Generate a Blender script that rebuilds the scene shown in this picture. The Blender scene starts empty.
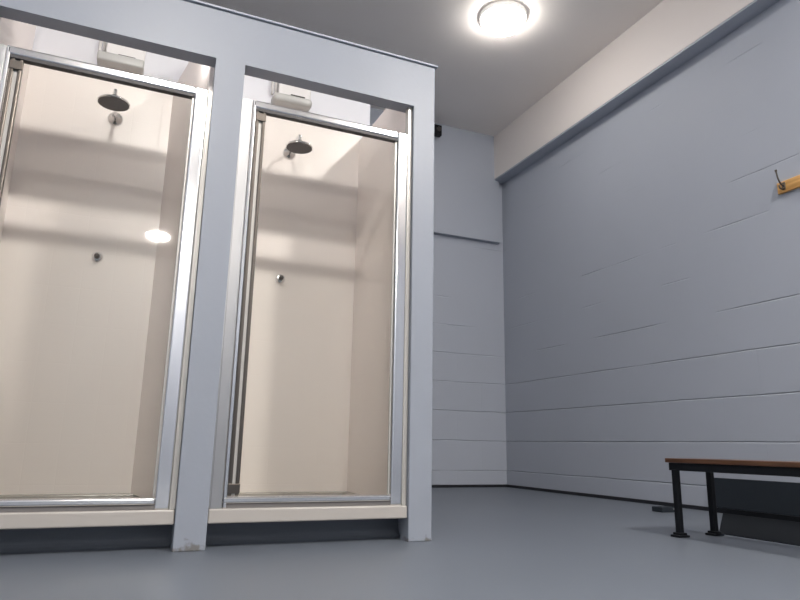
import bpy, bmesh, math, random
from mathutils import Vector, Matrix
S = bpy.context.scene
C = S.collection

# ------------------------------------------------------------------ camera
cd = bpy.data.cameras.new('camera'); cam = bpy.data.objects.new('camera', cd); C.objects.link(cam)
yaw, pitch, roll, F = 0.404462842, 0.223151349, 0.0192680813, 643.473526
fw = Vector((math.sin(yaw)*math.cos(pitch), math.cos(yaw)*math.cos(pitch), math.sin(pitch)))
r0 = Vector((math.cos(yaw), -math.sin(yaw), 0)); u0 = r0.cross(fw)
rt = r0*math.cos(roll) + u0*math.sin(roll); up = -r0*math.sin(roll) + u0*math.cos(roll)
m = Matrix((rt, up, -fw)).transposed().to_4x4(); m.translation = Vector((0, 0, .42))
cam.matrix_world = m
cd.sensor_width = 36; cd.lens = F/800*36; cd.clip_start = .02; cd.clip_end = 60
S.camera = cam

# ------------------------------------------------------------------ light, exposure
W = bpy.data.worlds.new('world'); S.world = W; W.use_nodes = True
W.node_tree.nodes['Background'].inputs[0].default_value = (.8, .85, 1, 1)
W.node_tree.nodes['Background'].inputs[1].default_value = .02
S.view_settings.view_transform = 'Standard'; S.view_settings.look = 'None'
S.view_settings.gamma = 1; S.view_settings.use_curve_mapping = False
S.view_settings.exposure = 0.0
LAMP_E = (42, 380, 500, 420)     # radiance of each ceiling lamp's diffuser, in the order of LAMPS
CELL_E = 34.0      # radiance of the small lights on the back of the shower header
LAMP_COL = (1.0, .95, .90)
CEIL = 4.165
LAMPS = [(2.77, 4.27), (.08, -.70), (2.77, -.70), (.34, -6.5)]

# ------------------------------------------------------------------ helpers
def tag(o, label=None, cat=None, group=None, kind=None):
    if label: o['label'] = label
    if cat: o['category'] = cat
    if group: o['group'] = group
    if kind: o['kind'] = kind
    return o

def obj(name, bm, mt, parent=None, smooth=False):
    bmesh.ops.recalc_face_normals(bm, faces=bm.faces)
    me = bpy.data.meshes.new(name); bm.to_mesh(me); bm.free()
    me.materials.append(mt)
    if smooth:
        for p in me.polygons: p.use_smooth = True
    o = bpy.data.objects.new(name, me); C.objects.link(o)
    if parent: o.parent = parent; o.matrix_parent_inverse = Matrix.Translation(-Vector(parent.location))
    return o

def empty(name, loc):
    o = bpy.data.objects.new(name, None); o.location = loc; o.empty_display_size = .05
    C.objects.link(o); return o

def add_box(bm, x0, x1, y0, y1, z0, z1, bev=0, seg=2):
    r = bmesh.ops.create_cube(bm, size=1)
    vs = r['verts']
    for v in vs:
        v.co = Vector(((x0+x1)/2 + v.co.x*(x1-x0), (y0+y1)/2 + v.co.y*(y1-y0), (z0+z1)/2 + v.co.z*(z1-z0)))
    if bev:
        es = list({e for v in vs for e in v.link_edges})
        bmesh.ops.bevel(bm, geom=es, offset=bev, segments=seg, affect='EDGES', profile=.5)
    return bm

def box(*a, **k):
    return add_box(bmesh.new(), *a, **k)

def add_cyl(bm, a, b, r, r2=None, n=24):
    a = Vector(a); b = Vector(b); d = b-a
    q = d.to_track_quat('Z', 'Y').to_matrix().to_4x4(); q.translation = (a+b)/2
    bmesh.ops.create_cone(bm, cap_ends=True, segments=n, radius1=r, radius2=r if r2 is None else r2, depth=d.length, matrix=q)
    return bm

def add_lathe(bm, prof, c, n=48, axis='Z'):
    """prof: (radius, offset) pairs revolved about an axis through c"""
    rings = []
    for r, h in prof:
        ring = []
        for i in range(n):
            t = 2*math.pi*i/n
            p = (r*math.cos(t), r*math.sin(t), h) if axis == 'Z' else (r*math.cos(t), h, r*math.sin(t))
            ring.append(bm.verts.new(Vector(c)+Vector(p)))
        rings.append(ring)
    for a, b in zip(rings, rings[1:]):
        for i in range(n):
            bm.faces.new((a[i], a[(i+1) % n], b[(i+1) % n], b[i]))
    bm.faces.new(rings[0]); bm.faces.new(rings[-1])
    return bm

def add_tube(bm, pts, r, n=12, sub=6):
    P = [Vector(p) for p in pts]; Q = []
    for i in range(len(P)-1):
        p0 = P[max(i-1, 0)]; p1 = P[i]; p2 = P[i+1]; p3 = P[min(i+2, len(P)-1)]
        for k in range(sub):
            t = k/sub
            Q.append(.5*((2*p1)+(p2-p0)*t+(2*p0-5*p1+4*p2-p3)*t*t+(3*p1-p0-3*p2+p3)*t**3))
    Q.append(P[-1]); rings = []
    nrm = Vector((.31, .17, .93))
    for i, q in enumerate(Q):
        d = (Q[min(i+1, len(Q)-1)]-Q[max(i-1, 0)]).normalized()
        nrm = (nrm-d*nrm.dot(d)).normalized(); b = d.cross(nrm)
        rings.append([bm.verts.new(q+nrm*r*math.cos(2*math.pi*k/n)+b*r*math.sin(2*math.pi*k/n)) for k in range(n)])
    for a, b in zip(rings, rings[1:]):
        for k in range(n): bm.faces.new((a[k], a[(k+1) % n], b[(k+1) % n], b[k]))
    bm.faces.new(rings[0]); bm.faces.new(rings[-1])
    return bm

def add_prism(bm, poly, z0, z1):
    lo = [bm.verts.new((x, y, z0)) for x, y in poly]; hi = [bm.verts.new((x, y, z1)) for x, y in poly]
    n = len(poly)
    bm.faces.new(lo); bm.faces.new(hi)
    for i in range(n): bm.faces.new((lo[i], lo[(i+1) % n], hi[(i+1) % n], hi[i]))
    return bm

def copy_tree(o, off, parent=None):
    c = o.copy(); C.objects.link(c)
    if parent: c.parent = parent
    else: c.location = o.location+Vector(off)
    for ch in list(o.children): copy_tree(ch, off, c)
    return c

# ------------------------------------------------------------------ materials
def mat(name, col, rough=.5, metal=0, spec=.5, bump=None, var=None, coat=0, emit=None):
    M = bpy.data.materials.new(name); M.use_nodes = True
    nt = M.node_tree; b = nt.nodes['Principled BSDF']
    b.inputs['Base Color'].default_value = (*col, 1); b.inputs['Roughness'].default_value = rough
    b.inputs['Metallic'].default_value = metal; b.inputs['Specular IOR Level'].default_value = spec
    b.inputs['Coat Weight'].default_value = coat; b.inputs['Coat Roughness'].default_value = .08
    tc = nt.nodes.new('ShaderNodeTexCoord')
    if emit:
        b.inputs['Emission Color'].default_value = (*emit[0], 1); b.inputs['Emission Strength'].default_value = emit[1]
    if var:   # var = (scale, amount)
        n = nt.nodes.new('ShaderNodeTexNoise'); n.inputs['Scale'].default_value = var[0]; n.inputs['Detail'].default_value = 5
        nt.links.new(tc.outputs['Object'], n.inputs['Vector'])
        mx = nt.nodes.new('ShaderNodeMix'); mx.data_type = 'RGBA'
        mx.inputs[6].default_value = (*[c*(1-var[1]) for c in col], 1); mx.inputs[7].default_value = (*[min(1, c*(1+var[1])) for c in col], 1)
        nt.links.new(n.outputs['Fac'], mx.inputs[0]); nt.links.new(mx.outputs[2], b.inputs['Base Color'])
    if bump:  # bump = (scale, strength)
        n = nt.nodes.new('ShaderNodeTexNoise'); n.inputs['Scale'].default_value = bump[0]; n.inputs['Detail'].default_value = 4
        nt.links.new(tc.outputs['Object'], n.inputs['Vector'])
        bp = nt.nodes.new('ShaderNodeBump'); bp.inputs['Strength'].default_value = bump[1]; bp.inputs['Distance'].default_value = .01
        nt.links.new(n.outputs['Fac'], bp.inputs['Height']); nt.links.new(bp.outputs['Normal'], b.inputs['Normal'])
    return M

def block_mat(name, col, axis, rough=.42, z0=.174, course=.3175, length=.62):
    """painted blockwork: filled-in joints that show clearly low down and only in pieces higher up"""
    M = mat(name, col, rough, spec=.45, var=(1.3, .035)); nt = M.node_tree; L = nt.links
    b = nt.nodes['Principled BSDF']; tc = nt.nodes['Texture Coordinate']
    def math_(op, a, bb=None, c=None):
        n = nt.nodes.new('ShaderNodeMath'); n.operation = op
        for i, v in enumerate((a, bb, c)):
            if v is None: continue
            if isinstance(v, (int, float)): n.inputs[i].default_value = v
            else: L.new(v, n.inputs[i])
        return n.outputs[0]
    sp = nt.nodes.new('ShaderNodeSeparateXYZ'); L.new(tc.outputs['Object'], sp.inputs[0])
    z = sp.outputs['Z']; s = sp.outputs[axis]
    wob = nt.nodes.new('ShaderNodeTexNoise'); wob.inputs['Scale'].default_value = 2.2; wob.inputs['Detail'].default_value = 3
    L.new(tc.outputs['Object'], wob.inputs['Vector'])
    zz = math_('ADD', z, math_('MULTIPLY', math_('SUBTRACT', wob.outputs['Fac'], .5), .012))
    q = math_('DIVIDE', math_('SUBTRACT', zz, z0), course)
    dz = math_('MULTIPLY', math_('ABSOLUTE', math_('SUBTRACT', q, math_('ROUND', q))), course)
    def groove(d, w): return math_('SUBTRACT', 1, math_('SMOOTH_MIN', math_('DIVIDE', d, w), 1, .3))
    gz = groove(dz, .0065)
    gz = math_('MAXIMUM', gz, 0)
    row = math_('FLOOR', q)
    off = math_('MULTIPLY', math_('MODULO', math_('ADD', row, 20), 2), .5)
    p = math_('ADD', math_('DIVIDE', s, length), off)
    dv = math_('MULTIPLY', math_('ABSOLUTE', math_('SUBTRACT', p, math_('ROUND', p))), length)
    gv = math_('MULTIPLY', math_('MAXIMUM', groove(dv, .006), 0), .12)
    # where the paint has filled the joint
    ms = nt.nodes.new('ShaderNodeTexNoise'); ms.inputs['Scale'].default_value = 1.5; ms.inputs['Detail'].default_value = 2
    mp = nt.nodes.new('ShaderNodeMapping'); mp.inputs['Scale'].default_value = (1.0, 1.0, 2.4)
    L.new(tc.outputs['Object'], mp.inputs[0]); L.new(mp.outputs[0], ms.inputs['Vector'])
    keep = nt.nodes.new('ShaderNodeMapRange'); keep.inputs['From Min'].default_value = -.03; keep.inputs['From Max'].default_value = .10
    thr = nt.nodes.new('ShaderNodeMapRange'); thr.inputs['From Min'].default_value = .85; thr.inputs['From Max'].default_value = 2.0
    thr.inputs['To Min'].default_value = .30; thr.inputs['To Max'].default_value = .58
    L.new(z, thr.inputs['Value'])
    L.new(math_('SUBTRACT', ms.outputs['Fac'], thr.outputs[0]), keep.inputs['Value'])
    g = math_('MULTIPLY', math_('MAXIMUM', gz, gv), keep.outputs[0])
    fine = nt.nodes.new('ShaderNodeTexNoise'); fine.inputs['Scale'].default_value = 45; fine.inputs['Detail'].default_value = 4
    big = nt.nodes.new('ShaderNodeTexNoise'); big.inputs['Scale'].default_value = 3.5; big.inputs['Detail'].default_value = 2
    L.new(tc.outputs['Object'], fine.inputs['Vector']); L.new(tc.outputs['Object'], big.inputs['Vector'])
    h = math_('SUBTRACT', math_('ADD', math_('MULTIPLY', fine.outputs['Fac'], .05), math_('MULTIPLY', big.outputs['Fac'], .25)), g)
    bp = nt.nodes.new('ShaderNodeBump'); bp.inputs['Strength'].default_value = 1.0; bp.inputs['Distance'].default_value = .0065
    L.new(h, bp.inputs['Height']); L.new(bp.outputs['Normal'], b.inputs['Normal'])
    return M

BLUE = (.41, .44, .50)
PARTITION = (.29, .315, .36)
M_wallR = block_mat('blockwork_right', BLUE, 'Y', rough=.6)
M_wallB = block_mat('blockwork_back', BLUE, 'X', rough=.6)
M_paint = mat('blue_grey_paint', BLUE, .4, spec=.45, bump=(40, .05), var=(2, .02))
M_ceil = mat('ceiling_paint', (.92, .87, .83), .7, bump=(60, .05), var=(.8, .02))
M_beam = mat('beam_paint', (.80, .745, .71), .55, bump=(30, .05))
M_floor = mat('floor_vinyl', (.138, .156, .184), .40, spec=.28, bump=(120, .03), var=(1.2, .06))
M_black = mat('black_sealant', (.012, .013, .018), .5)
M_cream = mat('cream_panel', (.92, .85, .815), .30, spec=.5, bump=(3, .04), var=(1.6, .02))
M_white = mat('white_painted_wall', (.74, .745, .78), .45, bump=(25, .06))
M_tray = mat('tray_acrylic', (.45, .42, .385), .25, spec=.5)
M_profile = mat('satin_profile', (.55, .53, .49), .3, metal=.35)
M_chrome = mat('chrome', (.80, .80, .80), .16, metal=1)
M_satin = mat('satin_metal', (.46, .46, .46), .3, metal=.85)
M_rail = mat('worn_chrome', (.58, .58, .58), .18, metal=1)
M_bronze = mat('dulled_chrome', (.17, .15, .13), .28, metal=1)
M_dkmetal = mat('shower_head_face', (.10, .09, .085), .45, metal=.6)
M_seal2 = mat('rail_rubber', (.06, .055, .055), .5)
M_seal = mat('dark_seal', (.16, .15, .145), .5)
M_plastic = mat('white_plastic', (.78, .76, .74), .35)
M_greypl = mat('grey_plastic', (.50, .50, .48), .35)
M_wood = mat('pine', (.72, .40, .13), .45)
M_seat = mat('bench_wood', (.22, .095, .035), .4)
M_blkmet = mat('black_metal', (.005, .006, .008), .45, spec=.3)
M_lowdark = mat('low_dark_tone', (.022, .028, .036), .7, spec=.2)  # tone of the board painted in for wall shade, also the floor block
M_floor_shade = mat('floor_shade_tone', (.009, .011, .014), .9, spec=.1)  # near-black colour that paints the shade on the floor
M_diffs = [mat('lamp_diffuser', (.9, .88, .85), .4, emit=(LAMP_COL, e)) for e in LAMP_E]
M_diff2 = mat('small_diffuser', (.9, .88, .85), .4, emit=(LAMP_COL, CELL_E))

M_post = mat('scuffed_post_paint', PARTITION, .4, spec=.45, bump=(40, .05))
def scuff(M):
    nt = M.node_tree; L = nt.links; b = nt.nodes['Principled BSDF']; tc = nt.nodes['Texture Coordinate']
    sp = nt.nodes.new('ShaderNodeSeparateXYZ'); L.new(tc.outputs['Object'], sp.inputs[0])
    n = nt.nodes.new('ShaderNodeTexNoise'); n.inputs['Scale'].default_value = 22; n.inputs['Detail'].default_value = 5
    L.new(tc.outputs['Object'], n.inputs['Vector'])
    mr = nt.nodes.new('ShaderNodeMapRange'); mr.inputs['From Min'].default_value = .0; mr.inputs['From Max'].default_value = .10
    mr.inputs['To Min'].default_value = .45; mr.inputs['To Max'].default_value = .85; L.new(sp.outputs['Z'], mr.inputs['Value'])
    sb = nt.nodes.new('ShaderNodeMath'); sb.operation = 'SUBTRACT'; L.new(n.outputs['Fac'], sb.inputs[0]); L.new(mr.outputs[0], sb.inputs[1])
    ml = nt.nodes.new('ShaderNodeMath'); ml.operation = 'MULTIPLY'; ml.use_clamp = True; ml.inputs[1].default_value = 8; L.new(sb.outputs[0], ml.inputs[0])
    mx = nt.nodes.new('ShaderNodeMix'); mx.data_type = 'RGBA'; mx.inputs[6].default_value = (*PARTITION, 1); mx.inputs[7].default_value = (.17, .165, .16, 1)
    L.new(ml.outputs[0], mx.inputs[0]); L.new(mx.outputs[2], b.inputs['Base Color'])
scuff(M_post)

M_opal = mat('opal_bezel', (.8, .78, .75), .4, emit=(LAMP_COL, .45))
def tile_lines(M, w, h):
    nt = M.node_tree; L = nt.links; b = nt.nodes['Principled BSDF']; tc = nt.nodes['Texture Coordinate']
    def mt(op, a, c=None):
        n = nt.nodes.new('ShaderNodeMath'); n.operation = op
        for i, v in enumerate((a, c)):
            if v is None: continue
            if isinstance(v, (int, float)): n.inputs[i].default_value = v
            else: L.new(v, n.inputs[i])
        return n.outputs[0]
    sp = nt.nodes.new('ShaderNodeSeparateXYZ'); L.new(tc.outputs['Object'], sp.inputs[0])
    def line(v, p):
        q = mt('DIVIDE', v, p); d = mt('MULTIPLY', mt('ABSOLUTE', mt('SUBTRACT', q, mt('ROUND', q))), p)
        return mt('MAXIMUM', mt('SUBTRACT', 1, mt('DIVIDE', d, .0035)), 0)
    g = mt('MAXIMUM', line(mt('ADD', sp.outputs['X'], sp.outputs['Y']), w), line(sp.outputs['Z'], h))
    bp = nt.nodes.new('ShaderNodeBump'); bp.inputs['Strength'].default_value = .15; bp.inputs['Distance'].default_value = .002; bp.invert = True
    L.new(g, bp.inputs['Height'])
    L.new(nt.nodes['Bump'].outputs['Normal'], bp.inputs['Normal']); L.new(bp.outputs['Normal'], b.inputs['Normal'])
tile_lines(M_cream, .15, .20)

def wood_grain(M, c1, c2, sc):
    nt = M.node_tree; b = nt.nodes['Principled BSDF']; tc = nt.nodes['Texture Coordinate']
    mp = nt.nodes.new('ShaderNodeMapping'); mp.inputs['Scale'].default_value = sc
    n = nt.nodes.new('ShaderNodeTexNoise'); n.inputs['Scale'].default_value = 4; n.inputs['Detail'].default_value = 6
    r = nt.nodes.new('ShaderNodeValToRGB'); r.color_ramp.elements[0].position = .35; r.color_ramp.elements[1].position = .65
    r.color_ramp.elements[0].color = (*c1, 1); r.color_ramp.elements[1].color = (*c2, 1)
    nt.links.new(tc.outputs['Object'], mp.inputs[0]); nt.links.new(mp.outputs[0], n.inputs['Vector'])
    nt.links.new(n.outputs['Fac'], r.inputs[0]); nt.links.new(r.outputs[0], b.inputs['Base Color'])
wood_grain(M_wood, (.60, .31, .09), (.80, .47, .17), (12, 1, 12))
wood_grain(M_seat, (.07, .03, .014), (.15, .068, .03), (9, .8, 9))

def glass_mat():
    M = bpy.data.materials.new('clear_glass'); M.use_nodes = True; nt = M.node_tree
    for n in list(nt.nodes): nt.nodes.remove(n)
    out = nt.nodes.new('ShaderNodeOutputMaterial'); mx = nt.nodes.new('ShaderNodeMixShader')
    tr = nt.nodes.new('ShaderNodeBsdfTransparent'); tr.inputs[0].default_value = (.97, .975, .96, 1)
    gl = nt.nodes.new('ShaderNodeBsdfGlossy'); gl.inputs['Roughness'].default_value = .03
    fr = nt.nodes.new('ShaderNodeFresnel'); fr.inputs[0].default_value = 1.35
    nt.links.new(fr.outputs[0], mx.inputs[0]); nt.links.new(tr.outputs[0], mx.inputs[1]); nt.links.new(gl.outputs[0], mx.inputs[2])
    nt.links.new(mx.outputs[0], out.inputs[0]); return M
M_glass = glass_mat()

# ------------------------------------------------------------------ the room
XL, XR, YF, YB = -1.60, 4.04, -8.2, 6.325
def st(name, bm, mt, smooth=False): return tag(obj(name, bm, mt, None, smooth), kind='structure')
st('floor', box(XL-.1, XR+.1, YF-.1, YB+.1, -.1, 0), M_floor)
st('ceiling', box(XL-.1, XR+.1, YF-.1, YB+.1, CEIL, CEIL+.1), M_ceil)
st('wall_right', box(XR, XR+.1, YF, YB, 0, CEIL), M_wallR)
st('wall_back', box(XL, XR, YB, YB+.1, 0, CEIL), M_wallB)
st('wall_left', box(XL-.1, XL, YF, YB, 0, CEIL), M_paint)
st('wall_front', box(XL, XR, YF-.1, YF, 0, CEIL), M_paint)
# boxed beam along the top of the right wall: pale face, blue soffit strip
st('trim_1', box(3.895, XR, YF, YB, 3.602, CEIL, bev=.004), M_beam)
st('trim_2', box(3.899, XR, YF, YB, 3.585, 3.602), M_paint)
# boxed bulkhead high on the back wall
st('trim_3', box(XL, 3.965, 6.26, YB, 2.803, CEIL, bev=.004), M_paint)
st('baseboard_right', box(XR-.012, XR, YF, YB-.012, 0, .028), M_black)
st('baseboard_back', box(XL, XR-.012, YB-.012, YB, 0, .028), M_black)

# ---- the painted partition in front of the showers (posts and header in one wall)
Y0, Y1 = 2.792, 2.885
OPEN = [(-.635, .25), (.375, 1.258)]
HB, HT = 2.162, 2.410
bm = bmesh.new()
xs = [XL, -.635, .25, .375, 1.258, 1.375]
def wall_poly(bm):
    out = [(XL, 0), (-.635, 0), (-.635, HB), (.25, HB), (.25, 0), (.375, 0), (.375, HB), (1.258, HB), (1.258, 0), (1.375, 0), (1.375, HT), (XL, HT)]
    a = [bm.verts.new((x, Y0, z)) for x, z in out]; b = [bm.verts.new((x, Y1, z)) for x, z in out]
    bm.faces.new(a); bm.faces.new(b)
    for i in range(len(out)): j = (i+1) % len(out); bm.faces.new((a[i], a[j], b[j], b[i]))
wall_poly(bm)
es = [e for e in bm.edges if abs(e.verts[0].co.y-e.verts[1].co.y) < 1e-6 and e.verts[0].co.y < Y0+.01]
bmesh.ops.bevel(bm, geom=es, offset=.004, segments=2, affect='EDGES', profile=.5)
st('wall_shower_front', bm, M_post)
st('trim_4', box(XL, 1.388, Y0-.010, Y1+.012, HT+.004, HT+.014, bev=.002), M_paint)
# walls of the shower block
st('wall_shower_back', box(XL, 1.345, 3.715, 3.80, 0, 2.86), M_white)
st('wall_shower_right', box(1.285, 1.375, Y1, 3.715, 0, 2.375), M_paint)
st('wall_shower_middle', add_box(box(.268, .36, 3.25, 3.715, 0, 2.68), .268, .36, Y1, 3.25, 0, HT), M_white)
st('wall_shower_left', box(-.76, -.655, Y1, 3.715, 0, 2.86), M_white)
# vinyl-clad plinth under each tray, coved into the floor
def plinth(x0, x1):
    bm = bmesh.new(); prof = [(3.70, 0), (2.92, 0)]
    for k in range(7):
        t = math.pi/2*k/6; prof.append((2.92+.05*math.sin(t), .05*(1-math.cos(t))))
    prof += [(2.97, .10), (3.70, .10)]
    a = [bm.verts.new((x0, y, z)) for y, z in prof]; b = [bm.verts.new((x1, y, z)) for y, z in prof]
    bm.faces.new(a); bm.faces.new(b)
    for i in range(len(prof)): j = (i+1) % len(prof); bm.faces.new((a[i], a[j], b[j], b[i]))
    return bm
st('trim_5', plinth(-.655, .268), M_floor)
st('trim_6', plinth(.36, 1.285), M_floor)

# ------------------------------------------------------------------ shower cubicles
def cubicle(x0, x1, side, label):
    """x0, x1: the opening; side: plan polygons of the left and right wall panels"""
    t = tag(empty('shower_cubicle', ((x0+x1)/2, 2.85, .10)), label, 'shower cubicle', 'shower cubicles behind the partition')
    # tray
    bm = bmesh.new(); a0, a1 = x0-.017, x1+.017
    add_box(bm, x0+.002, x1-.002, 2.803, 2.93, .10, .157, bev=.006)
    add_box(bm, a0, a1, 2.925, 3.70, .10, .135)
    for b in ((a0, a1, 3.64, 3.70), (a0, a0+.05, 2.925, 3.64), (a1-.05, a1, 2.925, 3.64)):
        add_box(bm, *b, .133, .157, bev=.004)
    obj('shower_tray', bm, M_tray, t)
    w = bmesh.new(); add_cyl(w, ((x0+x1)/2, 3.3, .134), ((x0+x1)/2, 3.3, .141), .045, .04); obj('waste_cover', w, M_chrome, t, True)
    # panels
    obj('back_panel', box(x0-.017, x1+.017, 3.70, 3.714, .157, 2.475), M_cream, t)
    for poly, top in side:
        obj('side_panel', add_prism(bmesh.new(), poly, .157, top), M_cream, t)
    yf = 2.828
    # wall profiles and frame
    for a, b in ((x0+.001, x0+.056), (x1-.024, x1-.001)):
        bm = box(a, b, yf-.012, yf+.03, .157, HB if b > 1.2 else 2.0, bev=.003); add_box(bm, a+.008, b-.008, yf-.015, yf-.011, .157, 2.0, bev=.001)
        obj('wall_profile', bm, M_satin if a < x0+.01 else M_profile, t)
    bm = box(x1-.080, x1-.025, yf-.014, yf+.026, .157, 2.004, bev=.007, seg=3)
    obj('frame_post', bm, M_chrome, t)
    bm = box(x0+.058, x0+.074, yf-.014, yf+.026, .157, 2.004, bev=.005, seg=3); obj('frame_post', bm, M_chrome, t)
    bm = box(x0+.058, x1-.080, yf-.014, yf+.026, 1.966, 2.004, bev=.008, seg=3)
    tr = obj('top_rail', bm, M_rail, t)
    obj('rail_seal', box(x0+.074, x1-.081, yf-.010, yf+.022, 1.954, 1.967), M_seal2, tr)
    bm = box(x0+.058, x1-.080, yf-.016, yf+.026, .176, .203, bev=.008, seg=3)
    obj('bottom_rail', bm, M_chrome, t)
    obj('bottom_seal', box(x0+.058, x1-.080, yf-.006, yf+.020, .157, .177), M_seal, t)
    # pivot door: hinge stile with a channel, glass, thin closing edge
    d = obj('door_stile', add_box(box(x0+.076, x0+.092, yf-.006, yf+.020, .205, 1.957, bev=.005), x0+.106, x0+.122, yf-.006, yf+.020, .205, 1.957, bev=.005), M_bronze, t)
    obj('stile_channel', box(x0+.091, x0+.107, yf+.004, yf+.014, .205, 1.957), M_profile, d)
    for z in (.235, 1.925): obj('pivot_block', box(x0+.075, x0+.124, yf-.010, yf-.004, z-.02, z+.02, bev=.003), M_bronze, d)
    g = obj('glass_door', box(x0+.122, x1-.086, yf+.003, yf+.009, .205, 1.957), M_glass, t)
    obj('glass_edge_seal', box(x1-.090, x1-.081, yf, yf+.012, .205, 1.957, bev=.002), M_profile, g)
    return t
cub1 = cubicle(-.635, .25, [([(-.654, 2.925), (-.640, 2.925), (-.640, 3.70), (-.654, 3.70)], 2.84),
                     ([(.235, 2.925), (.267, 2.925), (.267, 3.70), (.102, 3.70)], 2.46)],
        'left shower cubicle with chrome-framed glass door, cut by the photo edge')
cub2 = cubicle(.375, 1.258, [([(.361, 2.925), (.374, 2.925), (.374, 3.70), (.361, 3.70)], 2.40),
                      ([(1.270, 2.925), (1.284, 2.925), (1.284, 3.70), (1.270, 3.70)], 2.372)],
        'right shower cubicle with chrome-framed glass door, between middle and end posts')

# ------------------------------------------------------------------ shower fittings
def shower_set(t, x, yh, xv, zv):
    a = obj('shower_arm', add_tube(bmesh.new(), [(x, 3.70, 2.19), (x, 3.60, 2.192), (x, yh+.06, 2.20), (x, yh+.008, 2.192), (x, yh, 2.165), (x, yh, 2.135)], .009), M_chrome, t, True)
    obj('wall_rosette', add_lathe(bmesh.new(), [(.040, 0), (.040, -.006), (.034, -.014), (.016, -.018), (.014, -.03)], (x, 3.70, 2.19), 36, 'Y'), M_chrome, a, True)
    h = obj('shower_head', add_lathe(bmesh.new(), [(.014, .045), (.020, .028), (.03, .016), (.074, .008), (.079, 0), (.078, -.004)], (x, yh, 2.115)), M_chrome, t, True)
    bm = add_lathe(bmesh.new(), [(.074, -.0035), (.073, -.0065)], (x, yh, 2.115))
    o = obj('nozzle_plate', bm, M_dkmetal, h); o['label'] = 'dark grey nozzle plate'
    p = obj('control_plate', add_lathe(bmesh.new(), [(.028, 0), (.028, -.004), (.022, -.010), (.014, -.012)], (xv, 3.70, zv), 32, 'Y'), M_chrome, t, True)
    o = obj('push_button', add_lathe(bmesh.new(), [(.014, -.010), (.014, -.040), (.011, -.046), (.004, -.048)], (xv, 3.70, zv), 24, 'Y'), M_dkmetal, p, True); o['label'] = 'dark push button'
shower_set(cub1, -.187, 3.36, -.190, 1.378)
shower_set(cub2, .812, 3.44, .803, 1.378)

def wall_unit(x, rnd, lab):
    t = tag(empty('wall_unit', (x, 3.714, 2.50)), lab, 'wall unit', 'white wall units above the shower heads')
    obj('housing', box(x-.088, x+.118, 3.65, 3.714, 2.54, 2.80, bev=.008), M_plastic, t)
    bm = bmesh.new()
    add_box(bm, x-.125, x+.120, 3.60, 3.714, 2.484, 2.540, bev=.024 if rnd else .012, seg=4)
    obj('base_cover', bm, M_greypl, t, True)
    obj('vent_slot', box(x-.02, x+.07, 3.606, 3.640, 2.535, 2.543, bev=.002), M_dkmetal, t)
    bm = bmesh.new()
    for dx in (-.122, -.100): add_cyl(bm, (x+dx, 3.69, 2.56), (x+dx, 3.69, 2.84), .008, n=12)
    obj('conduit', bm, M_plastic, t, True)
wall_unit(-.19, False, 'white wall unit with squared grey base above left shower')
wall_unit(.80, True, 'white wall unit with rounded grey base above right shower')

# small cord hanging in the top right of the left cubicle
cord = obj('pull_cord', add_tube(bmesh.new(), [(.250, 3.3, 2.66), (.250, 3.3, 2.60), (.254, 3.3, 2.42), (.250, 3.3, 2.37), (.243, 3.3, 2.27)], .004, 8), M_dkmetal, None, True)
tag(cord, 'thin grey cord hanging at the top right of left cubicle', 'cord')
tag(obj('cord_bracket', box(.235, .267, 3.28, 3.32, 2.645, 2.672, bev=.004), M_plastic), 'small white bracket carrying the thin cord in left cubicle', 'bracket')

# ------------------------------------------------------------------ lamps
LAB = ['round white ceiling lamp glowing near the back of the room'] + ['round white ceiling lamp behind the viewpoint']*3
for i, (x, y) in enumerate(LAMPS):
    t = tag(empty('ceiling_lamp', (x, y, CEIL)), LAB[i], 'ceiling lamp', None if i == 0 else 'ceiling lamps behind the viewpoint')
    obj('lamp_base', add_lathe(bmesh.new(), [(.19, 0), (.206, -.003), (.206, -.036), (.202, -.040), (.185, -.040)], (x, y, CEIL)), M_opal, t, True)
    obj('lamp_diffuser', add_lathe(bmesh.new(), [(.186, -.038), (.192, -.048), (.191, -.064), (.180, -.082), (.15, -.096), (.10, -.104), (.04, -.108), (.005, -.1085)], (x, y, CEIL)), M_diffs[i], t, True)
for x, lab in ((.160, 'small round light behind the header over left cubicle'), (.450, 'small round light behind the header over right cubicle')):
    t = tag(empty('bulkhead_light', (x, Y1, 2.29)), lab, 'light', 'small lights behind the header')
    obj('light_body', add_lathe(bmesh.new(), [(.062, 0), (.064, .03), (.055, .036)], (x, Y1, 2.29), 32, 'Y'), M_plastic, t, True)
    obj('light_diffuser', add_lathe(bmesh.new(), [(.054, .034), (.048, .046), (.03, .054), (.005, .057)], (x, Y1, 2.29), 32, 'Y'), M_diff2, t, True)

# ------------------------------------------------------------------ sensor on the bulkhead
t = tag(empty('black_sensor', (3.06, 6.215, 4.02)), 'small black box high on the back wall beside the partition edge', 'sensor')
obj('sensor_body', box(2.98, 3.125, 6.15, 6.215, 3.955, 4.085, bev=.008), M_blkmet, t)
obj('sensor_lens', add_lathe(bmesh.new(), [(.028, 0), (.028, -.008), (.018, -.012), (.004, -.014)], (3.085, 6.15, 4.03), 24, 'Y'), M_dkmetal, t, True)

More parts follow.
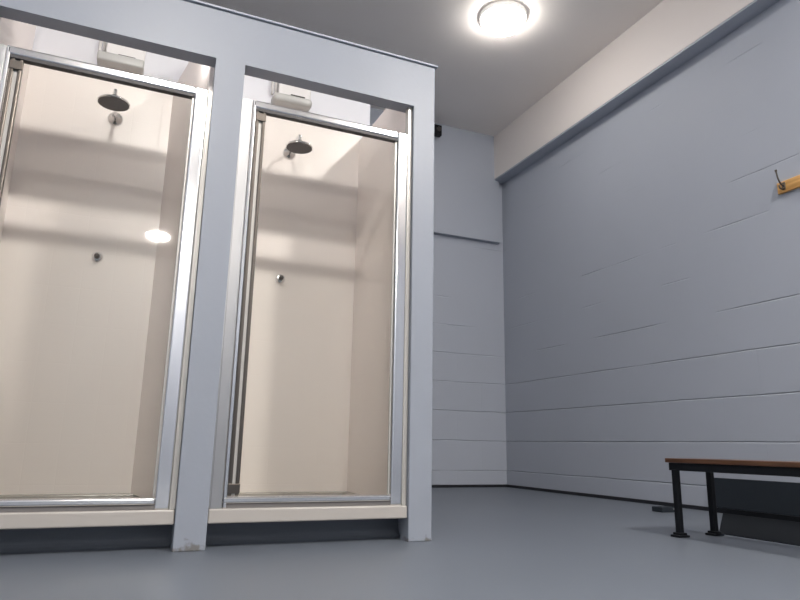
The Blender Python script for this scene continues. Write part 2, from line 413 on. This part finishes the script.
# ------------------------------------------------------------------ coat rail
t = tag(empty('coat_rail', (4.04, 2.0, 2.2)), 'pale wooden coat hook rail fixed on the right wall', 'coat rail')
obj('rail_board', box(4.016, 4.04, 1.25, 2.80, 2.160, 2.242, bev=.004), M_wood, t)
for k in range(7):
    y = 2.748-.22*k
    bm = box(4.006, 4.017, y-.012, y+.012, 2.175, 2.228, bev=.003)
    add_tube(bm, [(4.010, y, 2.205), (3.985, y, 2.212), (3.962, y, 2.250), (3.950, y, 2.300)], .0055, 10)
    add_tube(bm, [(4.010, y, 2.190), (3.990, y, 2.178), (3.972, y, 2.180), (3.966, y, 2.200)], .0055, 10)
    add_cyl(bm, (3.951, y, 2.296), (3.949, y, 2.308), .008, n=12)
    obj('coat_hook', bm, M_bronze, t, True)

# ------------------------------------------------------------------ bench
def bench():
    t = tag(empty('bench', (2.785, 1.7, 0)), 'low wooden bench with black metal legs in front of right wall', 'bench')
    X0, X1, YE, YN = 2.643, 2.925, 2.625, .75
    bm = bmesh.new()
    n = 3; w = (X1-X0-.004*(n-1))/n
    add_box(bm, X0, X1, YN, YE, .363, .385, bev=.003)
    obj('seat', bm, M_seat, t)
    bm = bmesh.new()
    for x in (X0+.012, X1-.040): add_box(bm, x, x+.028, YN+.05, YE-.012, .324, .362, bev=.002)
    for y in (YE-.048, (YN+YE)/2, YN+.095): add_box(bm, X0+.014, X1-.014, y-.014, y+.014, .326, .360, bev=.002)
    obj('seat_frame', bm, M_blkmet, t)
    for y in (YE-.048, YN+.095):
        for x in (X0+.020, X1-.024):
            l = obj('leg', box(x-.015, x+.015, y-.015, y+.015, .010, .330, bev=.004), M_blkmet, t)
            obj('foot_plate', add_box(box(x-.036, x+.036, y-.030, y+.030, 0, .011, bev=.003), x-.024, x+.024, y-.024, y+.024, .010, .022, bev=.003), M_blkmet, l)
bench()

# ------------------------------------------------------------------ dark board and floor sheet standing in for shade behind the bench
t = tag(empty('wall_shade', (3.99, 2.2, 0)), 'dark board standing in for shade along the foot of right wall behind bench', 'shade board')
obj('wall_shade_panel', box(4.004, 4.027, .8, 3.53, .034, .240, bev=.003), M_lowdark, t)
obj('wall_shade_foot', box(3.990, 4.006, .8, 3.53, .0, .034, bev=.002), M_blkmet, t)
tag(obj('floor_shade', add_prism(bmesh.new(), [(2.98, .8), (3.98, .8), (3.98, 3.45), (2.98, 2.62)], 0, .004), M_floor_shade), 'dark flat sheet standing in for shade on the floor between bench and right wall', 'shade sheet')  # sheet added in the outline of the shade behind the bench
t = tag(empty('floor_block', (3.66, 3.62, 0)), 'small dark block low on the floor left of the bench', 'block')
obj('block_body', box(3.57, 3.70, 3.60, 3.70, 0, .035, bev=.006), M_lowdark, t)
obj('block_cap', add_cyl(bmesh.new(), (3.685, 3.59, .022), (3.685, 3.602, .022), .008), M_plastic, t)
